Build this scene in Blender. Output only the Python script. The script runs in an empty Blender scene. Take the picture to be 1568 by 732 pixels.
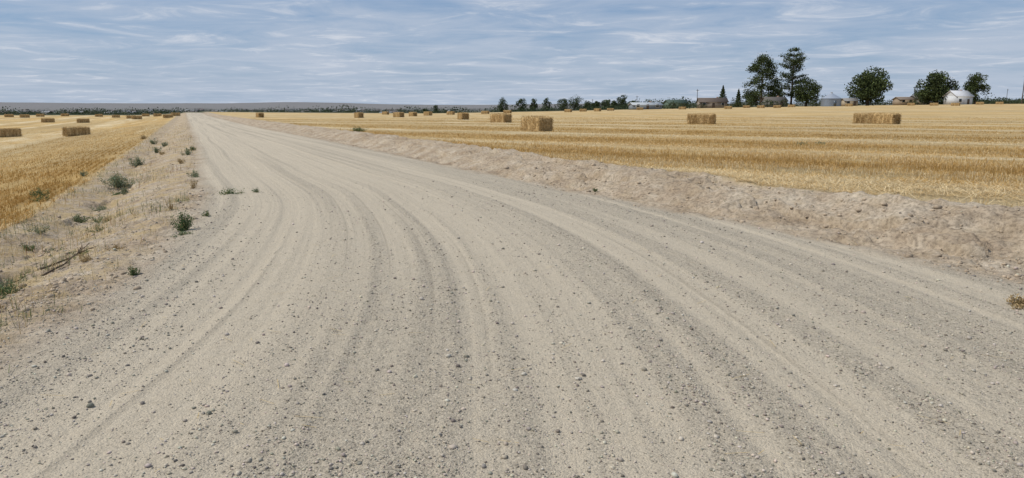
import bpy, math, numpy as np
from mathutils import Vector
rng=np.random.default_rng(7)
scene=bpy.context.scene
scene.view_settings.view_transform='Standard'
scene.view_settings.look='None'
scene.view_settings.exposure=0
col=scene.collection

# ------------------------------------------------------------ noise
def hsh(xi,yi,seed):
    h=(xi.astype(np.int64)*374761393+yi.astype(np.int64)*668265263+seed*974634777)&0xffffffff
    h=((h^(h>>13))*1274126177)&0xffffffff
    h=(h^(h>>16))&0xffffffff
    return h/4294967295.0
def vn(x,y,seed=0):
    x=np.asarray(x,float);y=np.asarray(y,float)
    xi=np.floor(x);yi=np.floor(y);fx=x-xi;fy=y-yi
    fx=fx*fx*(3-2*fx);fy=fy*fy*(3-2*fy)
    a=hsh(xi,yi,seed);b=hsh(xi+1,yi,seed);c=hsh(xi,yi+1,seed);d=hsh(xi+1,yi+1,seed)
    return (a*(1-fx)+b*fx)*(1-fy)+(c*(1-fx)+d*fx)*fy
def fbm(x,y,o=4,seed=0,g=.5):
    s=0;a=1;t=0
    for i in range(o):
        s=s+a*vn(x*2**i+i*17.3,y*2**i-i*9.1,seed+i);t+=a;a*=g
    return s/t
def ss(x,a,b):
    t=np.clip((np.asarray(x,float)-a)/(b-a),0,1);return t*t*(3-2*t)

# ------------------------------------------------------------ road edges
Lp=[(-10,-3.0),(0,-3.05),(4.4,-3.25),(6.4,-3.5),(10.3,-4.6),(13.4,-5.7),(21.5,-9.1),(33.4,-14.2),(73.7,-32),(142,-62),(9000,-62-.44*8858)]
Rp=[(-10,7.6),(0,6.7),(3,6.0),(6.7,4.85),(9,3.8),(10.6,3.0),(12.9,1.93),(16.1,.23),(24.4,-3.56),(36.7,-9.2),(61.4,-20.9),(142,-56.2),(9000,-56.2-.44*8858)]
Cp=[(-10,.9),(0,.42),(3,.27),(5,.22),(7,.0),(9,-.38),(11,-.92),(14.5,-2.15),(19.2,-4.3),(24.4,-6.8),(36.7,-12.4),(61.4,-23.9),(142,-59.1),(9000,-59.1-.44*8858)]
ty=np.exp(np.linspace(math.log(5),math.log(9010),6000))-15
def smooth_edge(P):
    P=np.array(P);v=np.interp(ty,P[:,0],P[:,1])
    k=np.exp(-.5*(np.arange(-160,161)/60.)**2);k/=k.sum()
    vp=np.concatenate([np.full(160,v[0]),v,np.full(160,v[-1])+np.arange(1,161)*(v[-1]-v[-2])])
    return np.convolve(vp,k,'valid')
tL=smooth_edge(Lp);tR=smooth_edge(Rp);tC=smooth_edge(Cp)
xL=lambda y:np.interp(y,ty,tL)
xR=lambda y:np.interp(y,ty,tR)
xC=lambda y:np.interp(y,ty,tC)
wRf=lambda y:np.interp(y,[0,9,11.3,16,33,60,200],[3.4,2.9,1.8,1.9,2.3,2.6,2.6])
def windrow(c):
    return ss(np.sin(c*.62+.9*np.sin(c*.27)),.55,.97)

def terrain(x,y):
    x=np.asarray(x,float);y=np.asarray(y,float)
    a=xL(y);b=xR(y);r=np.sqrt(x*x+y*y)
    fine=1/(1+(r/22)**2)
    dL=(a-x)*.92;dR=(x-b)*.92
    wob=(fbm(x*.9,y*.9,4,3)-.5)
    dLw=dL+wob*.6; dRw=dR+wob*.7
    z=np.zeros_like(x)
    z=z+np.interp(dL+wob*.4,[-.2,.35,.9,1.5,1.95,2.3,2.9,6,11,20],[0,-.04,-.14,-.30,-.37,-.35,-.32,-.60,-1.03,-1.25])
    wr=wRf(y)
    tt=dR/wr+wob*.4
    z=z+np.interp(tt,[0.0,.18,.35,.55,.75,1.0,1.3,2],[0,-.05,.03,.18,.28,.30,.27,.25])
    inroad=ss(-dL+wob*.5,-.2,.35)*ss(-dR+wob*.5,-.2,.3)
    u=(x-a)/(b-a)
    sc=np.where(y<22,1.0,7.0/np.maximum(b-a,1));sc=1+(sc-1)*ss(y,20,30)
    q=(x-xC(y))*sc+4+.22*(fbm(y*.16,x*.2,2,41)-.5)
    R=fbm(q*2.3,y*.035,3,11,.75)
    ridge=ss(R,.40,.68)
    thin=vn(q*12,y*.15,19)*.6+vn(q*27,y*.3,20)*.4
    groove=ss(vn(q*6.5,y*.06,23),.70,.95)
    road=.013*ridge+.012*thin*fine-.010*groove+.010*(fbm(x*3,y*3,3,5)-.5)+.016*(fbm(x*18,y*18,2,6)-.5)*fine*(.4+ridge)
    road=road+.05*(.25-(u-.5)**2)
    z=z+inroad*road
    fieldL=ss(dLw,2.55,3.0);fieldR=ss(dRw/wr,.92,1.06)
    field=np.maximum(fieldL,fieldR)
    bank=(1-inroad)*(1-field)
    right=ss(dR,-.1,.5)
    rough=.15*(fbm(x*1.6,y*1.6,4,8)-.5)+.12*np.abs(fbm(x*4.2,y*4.2,3,9)-.5)+.07*(fbm(x*13,y*13,3,10)-.5)
    terr=.10*(vn(dR*3.2+wob*2,y*.25,61)-.5)+.12*ss(fbm(dR*1.5,y*.6,4,62),.49,.52)
    z=z+bank*(rough*(.75+.4*right)*(.35+.65*fine)+terr*ss(dR,0,.6)*(.3+.7*fine))
    dit=np.exp(-((dL-1.8)/.45)**2)
    z=z-dit*.14*ss(fbm(x*1.3,y*.9,3,63),.5,.56)*(fine+.2)
    e2=((x+5.36)/.34)**2+((y-7.68)/.26)**2
    hole=ss(np.exp(-e2)+.22*(fbm(x*4,y*4,3,64)-.5),.40,.55)
    z=z-.5*hole
    c=np.where(dL>0,dL,x*.61+y*.79)
    z=z+field*(.05*(fbm(x*.5,y*.5,3,12)-.5)+.02*np.sin(c*2*math.pi/.38)*fine+.05*windrow(c))
    z250=np.interp(x,[-150,-75,-30,30,100,180,300,600],[0,-.6,-.8,.3,1.6,2.7,3.6,5])
    z=z+z250*ss(y,15,260)
    brg=x/np.maximum(y,1)
    valley=(1-ss(brg,.0,.28))
    z=z-9.2*valley*ss(y,285,820)
    z=z+ss(brg,.5,.9)*ss(y,420,1000)*(11+6*fbm(x*.004,y*.004,2,71))
    z=z+ss(y,3800,6500)*(38+30*fbm(x*.0011+3,y*.0006,4,72)-20*ss(brg,-.45,.2)+ss(brg,.3,.8)*10)
    far=ss(y,272,296)*(1-ss(brg,.02,.2))+ss(y,300,340)*ss(brg,.02,.2)
    return z,inroad,ridge,field,np.clip(far,0,1),c,q,dL,dR,thin
def Z(x,y):
    return float(terrain(np.array([x]),np.array([y]))[0][0])

# ------------------------------------------------------------ materials
def newmat(name):
    m=bpy.data.materials.new(name);m.use_nodes=True
    nt=m.node_tree;b=nt.nodes['Principled BSDF'];b.inputs['Roughness'].default_value=.9
    b.inputs['Specular IOR Level'].default_value=.12
    return m,nt,b
class NG:
    def __init__(s,nt):s.nt=nt
    def n(s,t,**k):
        nd=s.nt.nodes.new(t)
        for a,v in k.items():setattr(nd,a,v)
        return nd
    def l(s,a,b):s.nt.links.new(a,b)
    def attr(s,name):return s.n('ShaderNodeAttribute',attribute_name=name)
    def noise(s,vec,scale,detail=4,rough=.55,sc=None):
        nd=s.n('ShaderNodeTexNoise');nd.inputs['Scale'].default_value=scale
        nd.inputs['Detail'].default_value=detail;nd.inputs['Roughness'].default_value=rough
        if sc is not None:
            m=s.n('ShaderNodeMapping');m.inputs['Scale'].default_value=sc;s.l(vec,m.inputs['Vector']);vec=m.outputs[0]
        if vec is not None:s.l(vec,nd.inputs['Vector'])
        return nd.outputs['Fac']
    def ramp(s,f,stops):
        nd=s.n('ShaderNodeValToRGB');cr=nd.color_ramp
        while len(cr.elements)<len(stops):cr.elements.new(.5)
        for e,(p,c) in zip(cr.elements,stops):
            e.position=p;e.color=(c[0],c[1],c[2],1) if hasattr(c,'__len__') else (c,c,c,1)
        s.l(f,nd.inputs[0]);return nd.outputs[0]
    def mix(s,f,a,b,mode='MIX'):
        nd=s.n('ShaderNodeMix',data_type='RGBA',blend_type=mode)
        for i,v in ((0,f),(6,a),(7,b)):
            if hasattr(v,'node'):s.l(v,nd.inputs[i])
            elif i==0:nd.inputs[0].default_value=v
            else:nd.inputs[i].default_value=(v[0],v[1],v[2],1)
        return nd.outputs[2]
    def math(s,op,a,b=0,c=0,clamp=False):
        nd=s.n('ShaderNodeMath',operation=op,use_clamp=clamp)
        for i,v in enumerate((a,b,c)):
            if hasattr(v,'node'):s.l(v,nd.inputs[i])
            else:nd.inputs[i].default_value=v
        return nd.outputs[0]

def ground_material(name,full):
    m,nt,b=newmat(name);g=NG(nt)
    geo=g.n('ShaderNodeNewGeometry');P=geo.outputs['Position']
    mk=g.attr('mask');sp=g.n('ShaderNodeSeparateColor');g.l(mk.outputs['Color'],sp.inputs[0])
    ridge,field,road=sp.outputs[0],sp.outputs[1],sp.outputs[2]
    trk=g.attr('trk').outputs['Vector'];far=g.attr('far').outputs['Fac']
    # ---- road
    n2=g.noise(P,55,4,.75);n3=g.noise(trk,1,4,.65,(6.5,.12,1));n4=g.noise(P,6,5,.65)
    n5=g.noise(trk,1,3,.7,(24,.16,1));n6=g.noise(trk,1,2,.6,(11,.05,1))
    r=g.math('ADD',g.math('MULTIPLY',ridge,.55),g.math('MULTIPLY',n3,.6))
    r=g.math('ADD',r,g.math('MULTIPLY_ADD',n5,.85,-.425))
    r=g.math('ADD',r,g.math('MULTIPLY_ADD',n4,.85,-.52),clamp=True)
    packed=g.ramp(n4,[(.3,(.475,.41,.315)),(.7,(.545,.475,.37))])
    loose=g.ramp(n2,[(.3,(.21,.183,.145)),(.5,(.375,.33,.262)),(.72,(.53,.465,.37))])
    rf=g.ramp(r,[(.2,0),(.92,1)])
    rc=g.mix(g.math('MULTIPLY',rf,.88),packed,loose)
    rc=g.mix(g.ramp(n6,[(.61,0),(.70,.28)]),rc,(.23,.20,.16))
    vo=g.n('ShaderNodeTexVoronoi');vo.inputs['Scale'].default_value=95;g.l(P,vo.inputs['Vector'])
    vs=g.n('ShaderNodeSeparateColor');g.l(vo.outputs['Color'],vs.inputs[0])
    st=g.ramp(vs.outputs[0],[(0,.36),(.18,.85),(.8,1),(1,1.22)])
    rc=g.mix(g.math('MULTIPLY_ADD',rf,.6,.35,clamp=True),rc,g.mix(1,rc,st,'MULTIPLY'))
    # ---- dirt
    d1=g.noise(P,1.3,6,.65);d2=g.noise(P,17,5,.7)
    dc=g.ramp(d1,[(.3,(.28,.21,.145)),(.48,(.40,.32,.235)),(.62,(.47,.395,.305)),(.75,(.55,.475,.38))])
    dc=g.mix(.8,dc,g.mix(1,dc,g.ramp(d2,[(.34,.38),(.58,1.12)]),'MULTIPLY'))
    c=g.mix(road,dc,rc)
    h=g.math('ADD',g.math('MULTIPLY',n2,1.1),g.math('MULTIPLY',vo.outputs['Distance'],-.45))
    h=g.math('ADD',h,g.math('MULTIPLY',d2,1.6))
    if full:
        dlat=g.attr('dlat').outputs['Fac'];rows=g.attr('rows').outputs['Vector']
        litter=g.ramp(g.noise(P,2.1,6,.75),[(.46,0),(.60,1)])
        lv=g.math('MULTIPLY',litter,g.ramp(dlat,[(.5,.12),(.52,.7)]))
        dc=g.mix(lv,dc,(.44,.33,.17));c=g.mix(road,dc,rc)
        f1=g.noise(rows,1,5,.7,(.55,.02,1));f2=g.noise(rows,1,4,.7,(5.2,.3,1));f3=g.noise(P,.07,4);f4=g.noise(P,30,4,.8)
        f5=g.noise(rows,1,4,.6,(.11,.012,1))
        fc=g.ramp(f1,[(.34,(.40,.25,.085)),(.46,(.53,.345,.13)),(.56,(.57,.40,.175)),(.66,(.67,.53,.31))])
        fc=g.mix(.6,fc,g.mix(1,fc,g.ramp(f2,[(.3,.6),(.5,1),(.7,1.3)]),'MULTIPLY'))
        fc=g.mix(.6,fc,g.mix(1,fc,g.ramp(f4,[(.3,.4),(.65,1.3)]),'MULTIPLY'))
        fc=g.mix(g.ramp(f5,[(.42,0),(.56,.55)]),fc,(.38,.295,.165))
        wv=g.n('ShaderNodeSeparateXYZ');g.l(rows,wv.inputs[0]);C=wv.outputs[0]
        ph=g.math('ADD',g.math('MULTIPLY',C,.62),g.math('MULTIPLY',g.math('SINE',g.math('MULTIPLY',C,.27)),.9))
        wr=g.ramp(g.math('SINE',ph),[(.50,0),(.95,1)])
        wr=g.math('MULTIPLY',wr,g.ramp(g.noise(rows,1,5,.7,(.5,.10,1)),[(.38,.05),(.6,1)]))
        fc=g.mix(g.math('MULTIPLY',wr,.8),fc,(.71,.59,.38))
        fc=g.mix(g.ramp(f3,[(.42,0),(.7,.35)]),fc,(.37,.29,.175))
        c=g.mix(field,c,fc)
        h=g.math('ADD',h,g.math('MULTIPLY',g.math('MULTIPLY',f4,field),5.))
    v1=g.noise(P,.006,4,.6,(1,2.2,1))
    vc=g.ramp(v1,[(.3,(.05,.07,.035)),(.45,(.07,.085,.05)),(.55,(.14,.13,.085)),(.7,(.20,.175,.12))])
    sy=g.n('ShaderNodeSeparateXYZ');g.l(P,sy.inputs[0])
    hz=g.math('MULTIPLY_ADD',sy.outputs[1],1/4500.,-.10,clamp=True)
    vc=g.mix(g.math('MULTIPLY',hz,.85),vc,(.195,.19,.20))  # aerial haze painted into the base colour, growing with distance
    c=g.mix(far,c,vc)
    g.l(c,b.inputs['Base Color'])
    bp=g.n('ShaderNodeBump');bp.inputs['Strength'].default_value=.85;bp.inputs['Distance'].default_value=.014
    g.l(h,bp.inputs['Height']);g.l(bp.outputs[0],b.inputs['Normal'])
    return m

def vcol_material(name,rough=.85,nscale=None,trans=0,var=.3):
    m,nt,b=newmat(name);g=NG(nt);b.inputs['Roughness'].default_value=rough
    c=g.attr('col').outputs['Color']
    if nscale:
        geo=g.n('ShaderNodeNewGeometry')
        n=g.noise(geo.outputs['Position'],nscale,4,.65)
        c=g.mix(1,c,g.ramp(n,[(.3,1-var),(.7,1+var)]),'MULTIPLY')
    g.l(c,b.inputs['Base Color'])
    if trans:
        t=g.n('ShaderNodeBsdfTranslucent');g.l(c,t.inputs[0])
        mx=g.n('ShaderNodeMixShader');mx.inputs[0].default_value=trans
        g.l(b.outputs[0],mx.inputs[1]);g.l(t.outputs[0],mx.inputs[2])
        g.l(mx.outputs[0],nt.nodes['Material Output'].inputs[0])
    return m
M_ground=ground_material('field_and_verge_surface',True)
M_road=ground_material('gravel_surface',False)
M_straw=vcol_material('straw',.7,None,.3)
M_leaf=vcol_material('foliage',.75,None,.2)
M_bark=vcol_material('bark',.9,6)
M_stone=vcol_material('stone',.85,90,0,.2)
M_clod=vcol_material('dirt_clod',.95,30,0,.3)
M_build=vcol_material('painted_building',.6,1.5,0,.08)
M_metal=vcol_material('galvanized_metal',.4,2,0,.1);M_metal.node_tree.nodes['Principled BSDF'].inputs['Metallic'].default_value=.5

# ------------------------------------------------------------ mesh builder
class MB:
    def __init__(s):s.V=[];s.F=[];s.C=[];s.M=[];s.n=0
    def add(s,v,f,c=(.5,.5,.5),m=0):
        v=np.asarray(v,np.float32).reshape(-1,3);f=np.asarray(f,np.int64)
        c=np.asarray(c,np.float32)
        if c.ndim==1:c=np.tile(c,(len(v),1))
        s.V.append(v);s.F.append(f+s.n);s.C.append(c);s.M.append(np.full(len(f),m));s.n+=len(v)
    def build(s,name,mats,parent=None,smooth=False,loc=None):
        me=bpy.data.meshes.new(name);V=np.concatenate(s.V);me.vertices.add(len(V));me.vertices.foreach_set('co',V.ravel())
        L=np.concatenate([f.ravel() for f in s.F]);T=np.concatenate([np.full(len(f),f.shape[1]) for f in s.F])
        me.loops.add(len(L));me.loops.foreach_set('vertex_index',L.astype(np.int32))
        me.polygons.add(len(T));S=np.concatenate([[0],np.cumsum(T)[:-1]])
        me.polygons.foreach_set('loop_start',S.astype(np.int32))
        me.polygons.foreach_set('material_index',np.concatenate(s.M).astype(np.int32))
        if smooth:me.polygons.foreach_set('use_smooth',np.ones(len(T),bool))
        me.update(calc_edges=True)
        a=me.attributes.new('col','FLOAT_COLOR','POINT');C=np.concatenate(s.C)
        a.data.foreach_set('color',np.concatenate([C,np.ones((len(C),1))],1).astype(np.float32).ravel())
        for m in mats:me.materials.append(m)
        o=bpy.data.objects.new(name,me);col.objects.link(o)
        if loc is not None:o.location=loc
        if parent:o.parent=parent
        return o
def tube(mb,p0,p1,r0,r1,c,m=0,n=7):
    p0=np.array(p0,float);p1=np.array(p1,float);d=p1-p0;d/=np.linalg.norm(d)+1e-9
    a=np.cross(d,[0,0,1] if abs(d[2])<.9 else [1,0,0]);a/=np.linalg.norm(a);b=np.cross(d,a)
    t=np.arange(n)*2*math.pi/n
    ring=np.cos(t)[:,None]*a+np.sin(t)[:,None]*b
    v=np.concatenate([p0+ring*r0,p1+ring*r1]);i=np.arange(n);j=(i+1)%n
    mb.add(v,np.stack([i,j,j+n,i+n],1),c,m)
    mb.add(p1+ring*r1,np.array([list(range(n))]),c,m)
def box(mb,cx,cy,cz,sx,sy,sz,c,m=0,yaw=0):
    v=np.array([[x,y,z] for x in(-.5,.5) for y in(-.5,.5) for z in(-.5,.5)])*[sx,sy,sz]
    ca,sa=math.cos(yaw),math.sin(yaw)
    v=np.stack([v[:,0]*ca-v[:,1]*sa+cx,v[:,0]*sa+v[:,1]*ca+cy,v[:,2]+cz],1)
    mb.add(v,[[0,1,3,2],[4,6,7,5],[0,4,5,1],[2,3,7,6],[0,2,6,4],[1,5,7,3]],c,m)

# ------------------------------------------------------------ terrain sheets
ys=[-4.0]
while ys[-1]<9000:
    y=ys[-1]
    ys.append(y+max(.028 if y>1.5 else .12,.0056*y))
ys=np.array(ys)
gf=[0.];st=.05
while gf[-1]<6500:gf.append(gf[-1]+st);st*=1.085
gf=np.array(gf)
aV=np.linspace(5.2,0,170)
uR=np.linspace(0,1,270)
bV=np.linspace(0,5.0,150)
YL=xL(ys)[:,None];YR=xR(ys)[:,None]
wide=1+0*ys[:,None]
XA=np.concatenate([YL-5.2-gf[::-1][None,:-1],YL-aV[None,:]*wide],1)
XB=YL+(YR-YL)*uR[None,:]
XC=np.concatenate([YR+bV[None,:]*wide,YR+5.0+gf[None,1:]],1)
def sheet(name,parts,mat):
    me=bpy.data.meshes.new(name);vs=[];fs=[];off=0;at=[]
    for X in parts:
        Y=np.repeat(ys[:,None],X.shape[1],1);nr,nc=X.shape
        z,inr,ridge,field,far,c,q,dL,dR,thin=terrain(X.ravel(),Y.ravel())
        vs.append(np.stack([X.ravel(),Y.ravel(),z],1))
        idx=np.arange(nr*nc).reshape(nr,nc)+off
        fs.append(np.stack([idx[:-1,:-1],idx[:-1,1:],idx[1:,1:],idx[1:,:-1]],-1).reshape(-1,4));off+=nr*nc
        at.append((ridge*.8+thin*.2,field,inr,far,c,q,Y.ravel(),X.ravel(),dL))
    V=np.concatenate(vs).astype(np.float32);F=np.concatenate(fs).astype(np.int32)
    me.vertices.add(len(V));me.vertices.foreach_set('co',V.ravel())
    me.loops.add(F.size);me.loops.foreach_set('vertex_index',F.ravel())
    me.polygons.add(len(F));me.polygons.foreach_set('loop_start',np.arange(0,F.size,4,dtype=np.int32))
    me.polygons.foreach_set('use_smooth',np.ones(len(F),bool))
    me.update(calc_edges=True)
    A=[np.concatenate([a[i] for a in at]) for i in range(9)]
    a=me.attributes.new('mask','FLOAT_COLOR','POINT');a.data.foreach_set('color',np.stack([A[0],A[1],A[2],np.ones_like(A[0])],1).astype(np.float32).ravel())
    a=me.attributes.new('far','FLOAT','POINT');a.data.foreach_set('value',A[3].astype(np.float32))
    a=me.attributes.new('dlat','FLOAT','POINT');a.data.foreach_set('value',np.clip(A[8]*.05+.5,0,1).astype(np.float32))
    s=np.where(A[8]>0,A[6],-.79*A[7]+.61*A[6])
    a=me.attributes.new('rows','FLOAT_VECTOR','POINT');a.data.foreach_set('vector',np.stack([A[4],s,A[4]*0],1).astype(np.float32).ravel())
    a=me.attributes.new('trk','FLOAT_VECTOR','POINT');a.data.foreach_set('vector',np.stack([A[5],A[6],A[4]*0],1).astype(np.float32).ravel())
    me.materials.append(mat)
    o=bpy.data.objects.new(name,me);col.objects.link(o);return o
sheet('ground',[XA,XC],M_ground);sheet('gravel_road',[XB],M_road)

# ------------------------------------------------------------ stubble
def stubble():
    N=560000
    r=np.exp(rng.uniform(math.log(8.3),math.log(110),N));th=rng.uniform(-.72,.72,N)
    x=r*np.sin(th);y=r*np.cos(th)
    a=xL(y);dl=(a-x)*.92;left=dl>0
    c=np.where(left,dl,x*.61+y*.79)
    sp=.25;cn=np.round(c/sp)*sp+rng.normal(0,.03,N);dc=cn-c
    near=r<45
    x=np.where(near,np.where(left,x-dc/.92,x+.61*dc),x);y=np.where(near,np.where(left,y,y+.79*dc),y)
    z,inr,_,field,far,*_=terrain(x,y)
    dens=fbm(x*.7,y*.7,3,33)
    wnd=windrow(cn)
    k=(field>.45)&(far<.5)&(rng.random(N)<np.clip(dens*2.6-.6,.08,1)*(1-.5*ss(r,20,80)))
    x,y,z,r,c,wnd=x[k],y[k],z[k],r[k],cn[k],wnd[k];n=len(x)
    lying=rng.random(n)<(.38+.55*wnd)
    h=rng.uniform(.05,.125,n)*(1-.4*ss(r,15,50));h=np.where(lying,h*1.4,h);w=.005*(1+r/16)
    az=rng.uniform(0,2*math.pi,n);tilt=np.where(lying,rng.uniform(1.1,1.5,n),np.abs(rng.normal(0,.3,n)))
    d=np.stack([np.sin(tilt)*np.cos(az),np.sin(tilt)*np.sin(az),np.cos(tilt)],1)
    fa=rng.uniform(-1.,1.,n)
    s=np.stack([np.cos(fa),np.sin(fa),np.zeros(n)],1)*w[:,None]*.5
    p=np.stack([x,y,z-.005+lying*.03],1);t=p+d*h[:,None]
    V=np.stack([p-s,p+s,t+s*.8,t-s*.8],1).reshape(-1,3)
    F=np.arange(4*n).reshape(n,4)
    base=np.array([.66,.43,.16]);pale=np.array([.84,.69,.43]);dark=np.array([.43,.26,.08])
    k1=rng.random((n,1))
    strip=fbm(c*.55,y*.02,3,34)[:,None]
    k1=np.clip(k1*.8+(strip-.5)*1.3+.02+.45*wnd[:,None],0,1)
    C=np.where(k1<.5,dark+(base-dark)*k1*2,base+(pale-base)*(k1-.5)*2)
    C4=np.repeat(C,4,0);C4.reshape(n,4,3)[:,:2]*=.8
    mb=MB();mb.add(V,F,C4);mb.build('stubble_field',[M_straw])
stubble()

# ------------------------------------------------------------ gravel
t_=(1+5**.5)/2
ICO=np.array([[-1,t_,0],[1,t_,0],[-1,-t_,0],[1,-t_,0],[0,-1,t_],[0,1,t_],[0,-1,-t_],[0,1,-t_],[t_,0,-1],[t_,0,1],[-t_,0,-1],[-t_,0,1]])/1.9
ICF=np.array([[0,11,5],[0,5,1],[0,1,7],[0,7,10],[0,10,11],[1,5,9],[5,11,4],[11,10,2],[10,7,6],[7,1,8],[3,9,4],[3,4,2],[3,2,6],[3,6,8],[3,8,9],[4,9,5],[2,4,11],[6,2,10],[8,6,7],[9,8,1]])
def rocks(name,x,y,z,rad,C,mat,sink=.3):
    n=len(x)
    ax=rng.uniform(.65,1.25,(n,1,3))*[1,1,.7]
    v=ICO[None]*ax*(1+rng.uniform(-.18,.18,(n,12,1)))
    t=rng.uniform(0,6.28,n);ca,sa=np.cos(t)[:,None],np.sin(t)[:,None]
    v=np.stack([v[...,0]*ca-v[...,1]*sa,v[...,0]*sa+v[...,1]*ca,v[...,2]],-1)*rad[:,None,None]
    v=v+np.stack([x,y,z+rad*sink],1)[:,None]
    F=(ICF[None]+12*np.arange(n)[:,None,None]).reshape(-1,3)
    mb=MB();mb.add(v.reshape(-1,3),F,np.repeat(C,12,0));mb.build(name,[mat])
def gravel():
    N=200000
    r=np.exp(rng.uniform(math.log(2.4),math.log(16),N));th=rng.uniform(-.78,.78,N)
    x=r*np.sin(th);y=r*np.cos(th)
    z,inr,ridge,field,far,c,q,dL,dR,thin=terrain(x,y)
    patch=ss(fbm(x*1.2,y*1.2,3,51),.35,.65)
    pr=inr*(.09+.55*ridge*(.3+.7*patch)+.25*ss(thin,.5,.8))+(1-inr)*(1-field)*.35*patch
    pr=np.maximum(pr,.65*ss(dL,-1.3,-.3)*(1-ss(dL,.6,1.3)))
    k=rng.random(N)<pr*.85
    x,y,z,r=x[k],y[k],z[k],r[k];n=len(x)
    rad=np.clip(rng.lognormal(math.log(.0032),.55,n),.0018,.018)*(1+r/40)
    g=rng.uniform(.16,.56,n)[:,None]
    C=g*np.array([1,.89,.74])*(1+rng.uniform(-.06,.06,(n,3)))
    rocks('gravel',x,y,z,rad,C,M_stone)
gravel()
def clods():
    N=42000
    r=np.exp(rng.uniform(math.log(4),math.log(50),N));th=rng.uniform(-.75,.75,N)
    x=r*np.sin(th);y=r*np.cos(th)
    z,inr,ridge,field,far,c,q,dL,dR,thin=terrain(x,y)
    patch=ss(fbm(x*1.7,y*1.7,3,55),.40,.6)
    k=rng.random(N)<(1-inr)*(1-field)*patch*.9
    x,y,z,dR=x[k],y[k],z[k],dR[k];n=len(x)
    rad=np.clip(rng.lognormal(math.log(.011),.62,n),.004,.055)*np.where(dR>0,1.1,.85)
    g=rng.uniform(.75,1.15,n)[:,None]
    C=g*np.array([.40,.32,.235])
    rocks('dirt_clods',x,y,z,rad,C,M_clod,.1)
clods()

# ------------------------------------------------------------ loose straw & dry grass
def drygrass():
    mb=MB()
    N=240000
    r=np.exp(rng.uniform(math.log(4.5),math.log(90),N));th=rng.uniform(-.75,.75,N)
    x=r*np.sin(th);y=r*np.cos(th)
    z,inr,ridge,field,far,c,q,dL,dR,thin=terrain(x,y)
    p1=ss(fbm(x*.8,y*.5,4,57),.41,.56)*(.3+.7*ss(fbm(x*4,y*4,2,58),.4,.6))
    left=(dL>.1)
    pr=(1-field)*(1-inr)*np.where(left,p1*(1-.4*np.exp(-((dL-1.8)/.35)**2))+.04+.5*ss(dL,2.2,2.6),.06*p1+ .3*ss(dR/wRf(y),.75,1.))
    k=rng.random(N)<pr
    x,y,z,r,left=x[k],y[k],z[k],r[k],left[k];n=len(x)
    lying=(rng.random(n)<.4)|(~left)
    h=rng.uniform(.04,.16,n);w=.0028*(1+r/12)
    az=rng.uniform(0,6.28,n);tilt=np.where(lying,rng.uniform(1.2,1.5,n),np.abs(rng.normal(0,.5,n)))
    d=np.stack([np.sin(tilt)*np.cos(az),np.sin(tilt)*np.sin(az),np.cos(tilt)],1)
    s=np.stack([-np.sin(az),np.cos(az),np.zeros(n)],1)*w[:,None]*.5
    p=np.stack([x,y,z+lying*.02],1);t=p+d*h[:,None]
    V=np.stack([p-s,p+s,t+s*.5,t-s*.5],1).reshape(-1,3)
    k1=rng.random((n,1));C=np.array([.36,.26,.12])+k1*np.array([.28,.24,.15])
    tint=fbm(x*.9,y*.9,3,59)[:,None]
    C=np.where((tint>.55)&(rng.random((n,1))<.6),np.array([.12,.155,.06]),C)
    C=np.where((tint<.36)&(rng.random((n,1))<.6),np.array([.25,.10,.06]),C)
    mb.add(V,np.arange(4*n).reshape(n,4),np.repeat(C,4,0));mb.build('dry_grass',[M_straw])
drygrass()
def straws():
    n=140;r=np.exp(rng.uniform(math.log(2.6),math.log(12),n));th=rng.uniform(-.7,.7,n);x=r*np.sin(th);y=r*np.cos(th)
    z=terrain(x,y)[0];mb=MB();az=rng.uniform(0,6.28,n);h=rng.uniform(.03,.16,n);d=np.stack([np.cos(az),np.sin(az),0*az],1);s=np.stack([-np.sin(az),np.cos(az),0*az],1)*.0016
    p=np.stack([x,y,z+.014],1);t=p+d*h[:,None]
    mb.add(np.stack([p-s,p+s,t+s,t-s],1).reshape(-1,3),np.arange(4*n).reshape(n,4),(.58,.44,.22));mb.build('loose_straw',[M_straw])
straws()
def branch(x,y,L,yaw,seed):
    R=np.random.default_rng(seed);z=Z(x,y);mb=MB();p=np.array([0,0,.02]);d=np.array([math.cos(yaw),math.sin(yaw),.25])
    for i in range(6):
        q=p+d*L/6;tube(mb,p,q,.012-.0015*i,.011-.0015*i,(.10,.075,.055),0,6)
        for k in range(2):
            e=d+R.normal(0,.7,3);e[2]=abs(e[2])*.6;tube(mb,q,q+e*L*.13,.005,.002,(.14,.10,.07),0,4)
        p=q;d=d+R.normal(0,.22,3)*[1,1,.5]
    mb.build('dead_branch',[M_bark],loc=(x,y,z))
branch(-5.25,7.95,.6,.7,1);branch(-4.95,7.5,.5,1.2,2);branch(-5.9,8.4,.5,-.3,3);branch(-5.0,8.3,.4,2.2,4)

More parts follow.
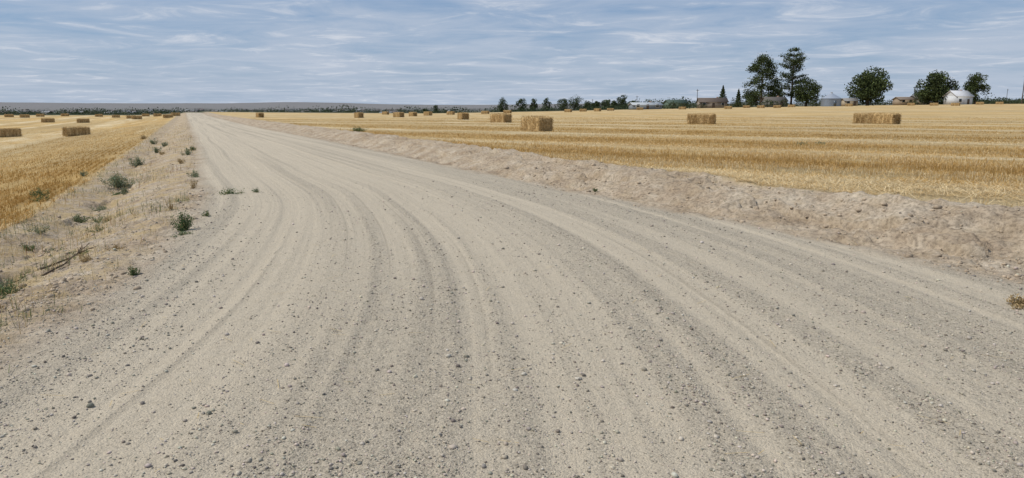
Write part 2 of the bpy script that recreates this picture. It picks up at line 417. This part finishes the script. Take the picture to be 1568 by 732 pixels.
# ------------------------------------------------------------ weeds
def weed(x,y,w,h,c=(.07,.11,.04),n=900,leaf=.03,c2=None):
    z=Z(x,y);mb=MB();c=np.array(c);c2=np.array(c2) if c2 is not None else c*2.0
    ns=max(8,int(n/45));lob=rng.uniform(0,6.28,3)
    for i in range(ns):
        a=rng.uniform(0,6.28);irr=.65+.35*math.sin(a*2+lob[0])+.2*math.sin(a*3+lob[1])
        rr=rng.uniform(.1,1)**.7*w/2*irr;hh=h*rng.uniform(.35,1)*(1-.35*(rr/(w/2)))
        p1=np.array([math.cos(a)*rr,math.sin(a)*rr,hh]);p0=np.array([p1[0]*.12,p1[1]*.12,-.01])
        pm=(p0+p1)/2+np.array([p1[0]*.15,p1[1]*.15,-.05*h])
        tube(mb,p0,pm,.004,.003,c*1.3,0,3);tube(mb,pm,p1,.003,.0015,c*1.3,0,3)
        m=int(n/ns);t=rng.uniform(.15,1.02,m)[:,None]
        q=np.where(t<.5,p0+(pm-p0)*t*2,pm+(p1-pm)*(t-.5)*2)+rng.normal(0,w*.04,(m,3))
        q[:,2]=np.maximum(q[:,2],.005)
        d=rng.normal(0,1,(m,3))+np.array([0,0,.5]);d/=np.linalg.norm(d,axis=1)[:,None]
        s=np.cross(d,rng.normal(0,1,(m,3)));s/=np.linalg.norm(s,axis=1)[:,None]
        L=leaf*rng.uniform(.5,1.3,(m,1))
        V=np.stack([q,q+d*L*.5+s*L*.2,q+d*L,q+d*L*.5-s*L*.2],1).reshape(-1,3)
        dry=rng.random((m,1))<.14
        C=np.where(dry,np.array([.32,.25,.12]),c+(c2-c)*rng.random((m,1)))
        mb.add(V,np.arange(4*m).reshape(m,4),np.repeat(C,4,0))
    mb.build('weed_plant',[M_leaf],loc=(x,y,z))
G=(.070,.105,.042);GG=(.13,.155,.095);DR=(.26,.19,.10)
for a in [(-4.35,9.55,.42,.28,G,1700,.026),(-9.9,18.4,1.0,.38,GG,1700,.045),(-12.9,25.3,.7,.38,GG,900,.05),(-3.68,6.95,.19,.11,G,450,.02),
 (-11.5,26,.55,.3,GG,500,.05),(-10.4,16,.55,.22,G,800,.035),(-9.8,15.2,.45,.14,G,450,.035),(-7.6,11.6,.6,.12,GG,600,.025),(-7.3,12.8,.6,.14,G,600,.025),
 (-5.3,13.6,.8,.06,G,600,.028),(-4.9,13.9,.35,.07,GG,250,.025),(-4.55,10.8,.26,.08,G,300,.022),(-4.9,6.9,.5,.10,G,800,.02),(-4.65,6.4,.35,.06,G,350,.02),(-5.1,7.2,.5,.10,GG,600,.022),(-4.3,5.9,.4,.05,DR,350,.02),
 (1.6,14,.26,.08,G,300,.022),(-8.7,42,1.3,.26,G,800,.07),(4.12,5.75,.34,.08,DR,600,.026),(10.6,27,1.2,.1,GG,400,.045),(11.6,27.6,.9,.08,GG,300,.045),(9.4,26.4,.6,.07,DR,200,.04),
 (-4.2,9.15,.35,.05,G,300,.02),(-7.6,17.5,.55,.18,GG,400,.035),(-15.5,32,.7,.3,GG,450,.06),(-7.9,13.2,.5,.16,G,450,.03),(-8.6,16.2,.5,.14,GG,400,.035),
 (-19.9,41,.8,.35,GG,400,.07),(-23.5,47,.9,.35,DR,400,.08),(-6.2,9.6,.45,.12,G,500,.022),(-6.5,14.8,.35,.25,DR,400,.026),(-5.6,11.9,.2,.22,DR,250,.022),
 (-4.75,8.6,.35,.06,DR,350,.022),(-12.3,21,.5,.18,GG,400,.035),(-17.2,36.5,.6,.25,GG,400,.06),(-4.7,7.9,.3,.05,DR,250,.02),(-6.3,11.,.45,.10,G,450,.022),(-8.3,14.5,.55,.12,GG,400,.03),
 (-5.3,8.9,.4,.09,G,400,.022),(-5.9,12.9,.35,.06,GG,300,.025),(-10.9,20,.5,.2,G,400,.04),(-7.0,10.4,.5,.12,G,550,.025),(-6.8,12.2,.4,.08,DR,350,.025),(-9.2,17.0,.5,.14,G,450,.035),
 (-10.2,22.6,.5,.14,DR,350,.04),(-12.4,28.5,.6,.2,G,350,.05),(-14.3,30.,.5,.16,DR,300,.05)]:
    weed(*a)

# ------------------------------------------------------------ bales
M_straw_bale=vcol_material('bale_straw',.85,14,0,.4)
def bale_mesh(seed):
    R=np.random.default_rng(seed);L,W,H=2.2,.92,.82;mb=MB()
    nx,ny,nz=46,18,18
    def face(nu,nv,fn,end=False):
        U,Vv=np.meshgrid(np.linspace(-1,1,nu),np.linspace(-1,1,nv),indexing='ij')
        p=fn(U,Vv).reshape(-1,3)
        q=np.abs(p)**12;k=(q.sum(1))**(1/12.);p=p/k[:,None]**.9
        x,y,z=p[:,0]*L/2,p[:,1]*W/2,p[:,2]*H/2
        fl=vn(p[:,0]*16,p[:,1]*.7+p[:,2]*.7+seed,seed)
        ch=vn(p[:,0]*4,p[:,1]*2+p[:,2]*2,seed+5)
        d=1+.08*(fl-.5)+.05*(ch-.5)+.04*(fbm(p[:,0]*9+p[:,1]*3,p[:,2]*9+p[:,1]*5,3,seed+2)-.5)
        tw=np.ones_like(x)
        for t in(-.75,-.45,-.15,.15,.45,.75):
            tw-=.02*np.exp(-((p[:,1]-t)/.03)**2)*(np.abs(p[:,1])<.99)
        y=y*d*tw;z=z*d*tw;x=x*(1+.05*(fbm(p[:,1]*5,p[:,2]*5,2,seed+9)-.5))
        idx=np.arange(nu*nv).reshape(nu,nv)
        F=np.stack([idx[:-1,:-1],idx[1:,:-1],idx[1:,1:],idx[:-1,1:]],-1).reshape(-1,4)
        k=np.clip(fl*.6+R.random(len(x))*.4,0,1)[:,None]**1.3
        C=np.array([.21,.125,.045])+k*np.array([.50,.40,.23])
        if end:C=C*.72  # shade on the bale ends put into the vertex colour
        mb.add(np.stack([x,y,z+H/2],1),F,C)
    o=lambda a:np.ones_like(a)
    face(nx,nz,lambda u,v:np.stack([u,-o(u),v],-1));face(nx,nz,lambda u,v:np.stack([-u,o(u),v],-1))
    face(nx,ny,lambda u,v:np.stack([u,v,o(u)],-1));face(nx,ny,lambda u,v:np.stack([u,-v,-o(u)],-1))
    face(ny,nz,lambda u,v:np.stack([o(u),u,v],-1),True);face(ny,nz,lambda u,v:np.stack([-o(u),-u,v],-1),True)
    n=3000;f=R.integers(0,5,n);a=R.uniform(-1,1,n);b=R.uniform(-1,1,n);e=np.ones(n)
    p=np.select([(f==0)[:,None],(f==1)[:,None],(f==2)[:,None],(f==3)[:,None]],[np.stack([a,-e,b],1),np.stack([a,e,b],1),np.stack([e,a,b],1),np.stack([-e,a,b],1)],np.stack([a,b,e],1))
    nrm=np.where(np.abs(p)>.999,p,0);d=nrm*.35+R.normal(0,.6,(n,3));d/=np.linalg.norm(d,axis=1)[:,None]
    P=p*[L/2,W/2,H/2]*.99+[0,0,H/2];s=np.cross(d,R.normal(0,1,(n,3)));s/=np.linalg.norm(s,axis=1)[:,None];s*=.009
    h=R.uniform(.05,.15,(n,1))
    V=np.stack([P-s,P+s,P+d*h+s*.5,P+d*h-s*.5],1).reshape(-1,3)
    C=np.array([.28,.17,.06])+R.random((n,1))*np.array([.42,.36,.22])
    mb.add(V,np.arange(4*n).reshape(n,4),np.repeat(C,4,0))
    n=500;a=R.uniform(0,6.28,n);rr=R.uniform(.7,1.2,n)
    P=np.stack([np.cos(a)*L/2*rr,np.sin(a)*W/2*rr*1.3,R.uniform(0,.05,n)],1)
    d=R.normal(0,1,(n,3))*[1,1,.3];d/=np.linalg.norm(d,axis=1)[:,None];s=np.cross(d,[0,0,1])*.01
    V=np.stack([P-s,P+s,P+d*.12+s,P+d*.12-s],1).reshape(-1,3)
    mb.add(V,np.arange(4*n).reshape(n,4),np.tile([.5,.38,.18],(4*n,1)))
    o=mb.build('straw_bale',[M_straw_bale]);me=o.data;bpy.data.objects.remove(o);return me
BM=[bale_mesh(s) for s in(1,2,3)]
def bale(b,d,yaw,zo=0):
    x=b*d;o=bpy.data.objects.new('straw_bale',BM[int(rng.integers(3))]);col.objects.link(o)
    o.location=(x,d,Z(x,d)+zo);o.rotation_euler=(0,0,math.radians(yaw))
    o.rotation_euler[0]=rng.uniform(-.02,.02)
    s=rng.uniform(.98,1.05);o.scale=(s,s,s)
B=lambda px:(px-784)/1138.
for px,d,yaw in [(822,43.5,-62),(1075,63,-24),(1333,61,-26),(1356,60,-64),(767,70,-52),(709,90,-72),(549,124,-60),(610,126,-50),(632,150,-60),(655,170,-50),(397,128,-60),
 (690,200,-40),(743,210,-30),(777,220,-30),(870,225,-40),(893,240,-20),(915,235,-50),(935,250,-20),(1045,250,-30),(1115,235,-30),(1165,245,-35),(1190,240,-20),(1212,255,-30),(1300,265,-35),(1143,260,-20),
 (1430,235,-35),(1463,225,-45),(1500,255,-30),(1530,260,-30),(1395,265,-30),(980,265,0),(590,230,-40),
 (6,74,55),(113,72,55),(71,160,50),(125,158,60),(208,195,50),(199,210,30),(256,185,50),(36,220,50),(60,240,30),(150,250,40),(176,235,30),(240,240,40),(222,250,20),(12,230,40),(98,255,40),(268,215,30)]:
    bale(B(px),d,yaw)

# ------------------------------------------------------------ trees
def leaves(mb,P,size,c0,c1,R,m=1):
    n=len(P);d=R.normal(0,1,(n,3));d/=np.linalg.norm(d,axis=1)[:,None]
    s=np.cross(d,R.normal(0,1,(n,3)));s/=np.linalg.norm(s,axis=1)[:,None]
    L=size*R.uniform(.5,1.3,(n,1))
    V=np.stack([P-d*L*.5,P+s*L*.35,P+d*L*.5,P-s*L*.35],1).reshape(-1,3)
    C=np.array(c0)+(np.array(c1)-np.array(c0))*R.random((n,1))**1.5
    mb.add(V,np.arange(4*n).reshape(n,4),np.repeat(C,4,0),m)
def tree(name,px,d,h,w,kind='round',seed=0,n=3800,zo=0,tone=1.):
    R=np.random.default_rng(seed+100);mb=MB();x=B(px)*d;z=Z(x,d)+zo
    bark=(.10,.075,.055);c0=np.array([.026,.038,.016])*tone;c1=np.array([.11,.14,.05])*tone
    if kind=='round':
        tube(mb,(0,0,-.3),(0.1,0,h*.3),w*.045,w*.03,bark)
        nc=int(26+w*1.6);ctr=[]
        while len(ctr)<nc:
            p=R.uniform(-1,1,3)
            if .25<np.linalg.norm(p)<1:ctr.append(p)
        ctr=np.array(ctr)*[w*.40,w*.40,h*.40]+[0,0,h*.52]
        for i,c in enumerate(ctr):
            if i<14:
                b0=(0.1*c[0],.1*c[1],h*R.uniform(.18,.4));tube(mb,b0,c,w*.016,w*.005,bark,0,5)
            m=int(n/nc*R.uniform(.7,1.3));q=R.normal(0,1,(m,3));q/=np.linalg.norm(q,axis=1)[:,None]
            q*=R.uniform(.35,1,(m,1))**.5
            tn=R.uniform(.65,1.35)
            P=c+q*w*.145*R.uniform(.8,1.4)*np.array([1.1,1.1,.85]);P[:,2]=np.maximum(P[:,2],.3)
            leaves(mb,P,max(.5,w*.045),c0*tn,c1*tn,R)
    elif kind=='pine':
        tube(mb,(0,0,-.3),(0,0,h*.55),w*.035,w*.022,bark);tube(mb,(0,0,h*.55),(w*.02,0,h*.97),w*.022,.05,bark)
        nb=62
        for i in range(nb):
            t=R.uniform(.16,.99);rad=w*.5*np.interp(t,[.16,.4,.62,.85,1],[.5,.85,.9,.72,.2])*R.uniform(.6,1.15)
            a=R.uniform(0,6.28);zc=h*t
            e=np.array([math.cos(a)*rad,math.sin(a)*rad,min(zc+rad*.25,h*.99)])
            tube(mb,(0,0,zc-rad*.05),e,.11,.04,bark,0,5)
            for k in range(3):
                f=[.4,.72,1][k];cc=np.array([e[0]*f,e[1]*f,zc+(e[2]-zc)*f])
                m=int(n/nb/3);q=R.normal(0,.5,(m,3))*np.array([1,1,.6])*w*.095
                leaves(mb,cc+q,.5,c0,c1*.95,R)
    elif kind=='tall':
        tube(mb,(0,0,-.3),(0,0,h*.9),w*.04,.08,bark)
        nb=85
        for i in range(nb):
            t=R.uniform(.06,.97)**.9;rad=w*.5*np.interp(t,[.06,.2,.45,.7,.88,1],[.75,.95,.85,.75,.42,.08])*R.uniform(.5,1.15)
            a=R.uniform(0,6.28);cc=np.array([math.cos(a)*rad,math.sin(a)*rad,h*t])
            if i%2:tube(mb,(0,0,h*t-rad*.3),cc,.12,.04,bark,0,5)
            m=int(n/nb);q=R.normal(0,.5,(m,3))*w*.13*np.array([1,1,.8]);tn=R.uniform(.7,1.3);P=cc+q;P[:,2]=np.maximum(P[:,2],.3)
            leaves(mb,P,.55,c0*tn,c1*tn,R)
    elif kind=='cone':
        tube(mb,(0,0,-.3),(0,0,h*.95),w*.06,.03,bark)
        t=R.uniform(0.04,1,n)**1.3;lay=(.75+.35*((t*9)%1<.5))
        rad=w*.5*(1-t)**.85*lay*R.uniform(.5,1.1,n);a=R.uniform(0,6.28,n)
        leaves(mb,np.stack([np.cos(a)*rad,np.sin(a)*rad,h*t+.1],1),.4,c0,c1,R)
    o=mb.build(name,[M_bark,M_leaf],loc=(x,d,z));o.rotation_euler[2]=R.uniform(0,6)
    return o
D=300
tree('tall_tree',1165,D,20.5,13,'tall',1,10500)
tree('pine_tree',1211,D+4,23,13,'pine',2,7500)
tree('shade_tree',1234,D-3,11.5,12,'round',3,6500)
tree('shade_tree',1190,D+20,9,8,'round',4,2500)
tree('shade_tree',1150,D+12,7,8,'round',14,2500)
tree('shade_tree',1328,D-8,14.3,16.5,'round',5,8500)
tree('shade_tree',1433,D,12.3,16,'round',6,8000)
tree('shade_tree',1492,D-6,12.5,9.5,'round',7,5000)
tree('shade_tree',1478,D+14,8,5.5,'round',8,1500)
tree('shade_tree',1413,D+10,7,8,'round',18,2500)
tree('cone_tree',1106,D+10,9,4.8,'cone',9,3000)
tree('cone_tree',1130,D+10,7.5,3.8,'cone',10,2400)
for i,(px,h,w,d) in enumerate([(768,10.5,8.5,480),(798,10.8,8.5,480),(817,10,6,480),(837,10,6,490),(862,9,9,480),(880,9.6,11,470),(900,7,7,490),(928,7,8,490),(953,9.5,8.5,480),(668,9,7,600),(650,7,6,600),(912,6,6,480),(940,6,6,500),(970,6,7,520)]):
    tree('shade_tree',px,d,h+1.2,w,'round',20+i,2400,zo=.0)

def tree_mass(name,items,c0=(.03,.045,.02),c1=(.10,.12,.06),k=26,leaf=1.1,seed=5):
    R=np.random.default_rng(seed);mb=MB()
    X=np.array([i[0] for i in items]);Y=np.array([i[1] for i in items]);zz=terrain(X,Y)[0]
    for (x,y,h,w),z in zip(items,zz):
        q=R.normal(0,1,(k,3));q/=np.linalg.norm(q,axis=1)[:,None];q*=R.uniform(.3,1,(k,1))**.5
        P=np.array([x,y,z+h*.5])+q*np.array([w*.5,w*.5,h*.5])
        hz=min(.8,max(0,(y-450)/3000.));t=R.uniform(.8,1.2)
        a=np.array(c0)*t*(1-hz)+np.array([.085,.105,.12])*hz;b=np.array(c1)*t*(1-hz)+np.array([.12,.14,.15])*hz  # leaf colours fade to a painted haze tone with distance
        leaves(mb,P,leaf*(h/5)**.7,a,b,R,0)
        tube(mb,(x,y,z-.2),(x,y,z+h*.5),.2,.08,a*1.2,0,4)
    mb.build(name,[M_leaf])
R=np.random.default_rng(77);it=[]
for i in range(3400):
    y=float(np.exp(R.uniform(math.log(520),math.log(2600))));b=R.uniform(-.76,.24)
    cl=float(fbm(np.array([b*24]),np.array([y*.002]),3,81)[0])
    if R.random()>(cl*2.4-.5):continue
    h=R.uniform(4,8.2)*(1+max(0,(y-900)/4000))
    it.append((b*y,y,h,R.uniform(9,22)*(1+y/2500)))
tree_mass('distant_tree_line',it,k=60,leaf=.85)
it=[]
for i in range(420):
    b=R.uniform(.0,.72);y=R.uniform(322,390)+max(0,(.2-b))*300
    it.append((b*y,y,R.uniform(1.4,3.0)*(1+1.0*(R.random()<.12)),R.uniform(3,8)))
tree_mass('hedgerow',it,k=40,leaf=.8,seed=6)
it=[(B(px)*(d),d,R.uniform(1.6,3.4),R.uniform(3,5)) for px,d in [(1022,290),(1030,291),(1038,289),(1048,290),(1056,292),(1017,294),(1075,300),(1285,300),(1120,296),(1138,295),(1150,296),(1175,286),(1186,287),(1200,288),(1250,290),(1244,289),(1395,296),(1405,297),(1168,287)]]
tree_mass('garden_shrubs',it,k=160,leaf=.7,seed=8)
it=[]
for i in range(160):
    b=R.uniform(.61,.74);y=R.uniform(330,420);it.append((b*y,y,R.uniform(1.5,3.4),R.uniform(4,8)))
tree_mass('windbreak_hedge',it,k=40,leaf=.9,seed=9)

# ------------------------------------------------------------ buildings
def empty(name,loc,yaw=0):
    e=bpy.data.objects.new(name,None);col.objects.link(e);e.location=loc;e.rotation_euler[2]=yaw;return e
def house(name,px,d,L,W,H,rh,wall,roof,yaw=0,ch=True):
    x=B(px)*d;z=Z(x,d);e=empty(name,(x,d,z),yaw)
    mb=MB();box(mb,0,0,H/2-.2,L,W,H+.4,wall)
    for s in(-1,1):
        mb.add([[s*L/2,-W/2,H],[s*L/2,W/2,H],[s*L/2,0,H+rh]],[[0,1,2]],wall)
    mb.build('walls',[M_build],e)
    mb=MB();o=.4;t=.14
    for s in(-1,1):
        yo=s*(W/2+o);zo=H-rh*o/(W/2)
        v=[[-L/2-o,yo,zo],[L/2+o,yo,zo],[L/2+o,0,H+rh],[-L/2-o,0,H+rh]];v2=[[a,b,c+t] for a,b,c in v]
        mb.add(v+v2,[[0,1,2,3],[4,7,6,5],[0,4,5,1],[0,3,7,4],[1,5,6,2]],roof)
    mb.build('roof',[M_build],e)
    mb=MB();k=max(2,int(L/3))
    for i in range(k):
        xx=-L/2+(i+.5)*L/k
        if i==k//2: box(mb,xx,-W/2-.03,1.03,1.,.06,2.05,(.12,.09,.07))
        else: box(mb,xx,-W/2-.04,1.5,1.1,.08,1.1,(.04,.05,.06));box(mb,xx,-W/2-.02,1.5,1.35,.04,1.3,(.7,.7,.68))
    mb.build('windows_and_door',[M_build],e)
    if ch:
        mb=MB();box(mb,L*.2,W*.1,H+rh*.95,.7,.7,1.2,(.25,.16,.12));mb.build('chimney',[M_build],e)
house('ranch_house',988,292,11.5,7,1.7,.9,(.18,.20,.22),(.42,.45,.48),.1)
house('farm_house',1090,305,11,8,2.4,1.6,(.24,.20,.16),(.12,.095,.08),-.1)
house('farm_shed',1034,310,8,6,2.2,1.3,(.10,.14,.11),(.07,.10,.08),.2,False)
house('white_house',1466,292,7.8,6,3.2,2.0,(.55,.57,.60),(.62,.63,.66),.25)
house('farm_shed',1388,312,9,6,2.2,1.,(.28,.22,.16),(.20,.16,.13),0,False)
house('farm_house',1185,292,8,6,2.4,1.4,(.20,.19,.18),(.12,.11,.10),0)
house('farm_shed',1300,290,5,4,2.0,.9,(.36,.30,.22),(.25,.24,.23),0,False)
house('farm_house',1408,312,7,6,2.5,1.3,(.34,.32,.30),(.18,.16,.15),.1)
def bin_(px,d,r,h):
    x=B(px)*d;e=empty('grain_bin',(x,d,Z(x,d)))
    mb=MB()
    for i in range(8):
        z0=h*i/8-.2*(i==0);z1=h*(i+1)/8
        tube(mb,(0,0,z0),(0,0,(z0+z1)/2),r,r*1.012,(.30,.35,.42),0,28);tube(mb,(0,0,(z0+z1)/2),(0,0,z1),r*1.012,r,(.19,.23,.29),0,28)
    mb.build('corrugated_wall',[M_metal],e,False)
    mb=MB();tube(mb,(0,0,h),(0,0,h+r*.55),r*1.05,.4,(.42,.46,.52),0,28);tube(mb,(0,0,h+r*.55),(0,0,h+r*.55+.4),.4,.35,(.4,.4,.4),0,12);mb.build('conical_roof',[M_metal],e)
    mb=MB();box(mb,0,-r-.06,1.1,.9,.1,1.9,(.12,.14,.16));mb.build('door',[M_metal],e)
bin_(1272,284,3.6,2.9)
def pole(px,d,h=9.5,yaw=.6):
    x=B(px)*d;e=empty('utility_pole',(x,d,Z(x,d)),yaw);c=(.09,.07,.055)
    mb=MB();tube(mb,(0,0,-.5),(0,0,h),.19,.13,c,0,8);mb.build('shaft',[M_bark],e)
    mb=MB();box(mb,0,-.19,h-.6,2.4,.12,.14,c);tube(mb,(-.7,-.19,h-.62),(0,-.14,h-1.5),.03,.03,c,0,4);tube(mb,(.7,-.19,h-.62),(0,-.14,h-1.5),.03,.03,c,0,4)
    mb.build('crossarm',[M_bark],e)
    mb=MB()
    for s in(-1.05,-.5,.5,1.05):tube(mb,(s,-.19,h-.53),(s,-.19,h-.33),.05,.04,(.35,.3,.28),0,6)
    tube(mb,(0,0,h),(0,0,h+.22),.05,.04,(.35,.3,.28),0,6)
    mb.build('insulators',[M_build],e)
for px,d,h in [(1067,420,10),(907,560,10),(1250,430,10),(1398,420,10),(735,700,10),(975,540,10),(1564,262,10),(849,650,10),(713,820,10),(1540,520,10),(1157,520,10)]:
    pole(px,d,h)
mb=MB();R=np.random.default_rng(12)
for i in range(150):
    y=float(np.exp(R.uniform(math.log(1000),math.log(2500))));b=R.uniform(-.76,-.15 if R.random()<.85 else .1);x=b*y;z=Z(x,y)
    L=R.uniform(7,20);W=R.uniform(7,12);H=R.uniform(2.5,4.2)*(1+y/5000);a=R.uniform(-.5,.5)
    wc=[(.38,.38,.38),(.2,.19,.18),(.17,.16,.16),(.28,.27,.26)][R.integers(4)];rc=[(.13,.135,.15),(.26,.265,.28),(.15,.13,.13)][R.integers(3)]
    box(mb,x,y,z+H/2-1,L,W,H+2,wc,0,a)
    ca,sa=math.cos(a),math.sin(a)
    P=np.array([[-L/2,-W/2,H],[L/2,-W/2,H],[L/2,0,H*1.45],[-L/2,0,H*1.45],[-L/2,W/2,H],[L/2,W/2,H]])
    P=np.stack([P[:,0]*ca-P[:,1]*sa+x,P[:,0]*sa+P[:,1]*ca+y,P[:,2]+z+.02],1)
    mb.add(P,[[0,1,2,3],[3,2,5,4]],rc)
mb.build('distant_town',[M_build])

# ------------------------------------------------------------ light & sky
az=math.radians(-92);el=math.radians(55)
sd=Vector((math.cos(el)*math.sin(az),math.cos(el)*math.cos(az),math.sin(el)))
L=bpy.data.lights.new('sun','SUN');L.energy=3.5;L.angle=math.radians(.8);L.color=(1,.945,.84)
lo=bpy.data.objects.new('sun',L);col.objects.link(lo);lo.rotation_euler=sd.to_track_quat('Z','Y').to_euler();lo.location=(-20,10,40)
w=bpy.data.worlds.new('World');scene.world=w;w.use_nodes=True;nt=w.node_tree;g=NG(nt)
bg=nt.nodes['Background'];bg.inputs[1].default_value=.1
sky=g.n('ShaderNodeTexSky',sky_type='NISHITA');sky.sun_disc=False;sky.sun_elevation=el;sky.sun_rotation=az%(2*math.pi)
sky.air_density=1.0;sky.dust_density=1.2;sky.ozone_density=2.0;sky.altitude=700
tc=g.n('ShaderNodeTexCoord');sx=g.n('ShaderNodeSeparateXYZ');g.l(tc.outputs['Generated'],sx.inputs[0])
zz=g.math('ADD',g.math('MAXIMUM',sx.outputs[2],0),.05)
cx=g.n('ShaderNodeCombineXYZ');g.l(g.math('DIVIDE',sx.outputs[0],zz),cx.inputs[0]);g.l(g.math('DIVIDE',sx.outputs[1],zz),cx.inputs[1])
def cl(scale,rot,sc,detail,rough,dist):
    mp=g.n('ShaderNodeMapping');mp.inputs['Rotation'].default_value=(0,0,rot);mp.inputs['Scale'].default_value=sc;g.l(cx.outputs[0],mp.inputs[0])
    n=g.n('ShaderNodeTexNoise');n.inputs['Scale'].default_value=scale;n.inputs['Detail'].default_value=detail;n.inputs['Roughness'].default_value=rough;n.inputs['Distortion'].default_value=dist
    g.l(mp.outputs[0],n.inputs['Vector']);return n.outputs['Fac']
a=cl(.55,.2,(.8,.75,1),5,.55,.5);b2=cl(1.7,.3,(.7,.8,1),8,.66,.9)
s=g.math('ADD',g.math('MULTIPLY',a,.6),g.math('MULTIPLY',b2,.4))
cov=g.ramp(s,[(.38,0.0),(.45,.35),(.53,.75),(.60,1)])
base=g.mix(.66,sky.outputs[0],(2.1,3.3,5.4))
hor=g.ramp(sx.outputs[2],[(0,1),(.09,0.0)])
base=g.mix(g.math('MULTIPLY',hor,.8),base,(4.1,5.0,6.3))
skyc=g.mix(g.math('MULTIPLY',cov,.76),base,(5.1,5.7,6.75))
wh=g.ramp(b2,[(.53,0),(.68,1)])
skyc=g.mix(g.math('MULTIPLY',g.math('MULTIPLY',wh,cov),.6),skyc,(7.2,7.45,8.0))
g.l(skyc,bg.inputs[0])

# ------------------------------------------------------------ camera
cam=bpy.data.cameras.new('camera');cam.sensor_width=36;cam.lens=18/math.tan(math.radians(35));cam.clip_end=30000;cam.clip_start=.05
co=bpy.data.objects.new('camera',cam);col.objects.link(co);co.location=(0,0,1.6);co.rotation_euler=(math.radians(90-10.17),0,0)
scene.camera=co
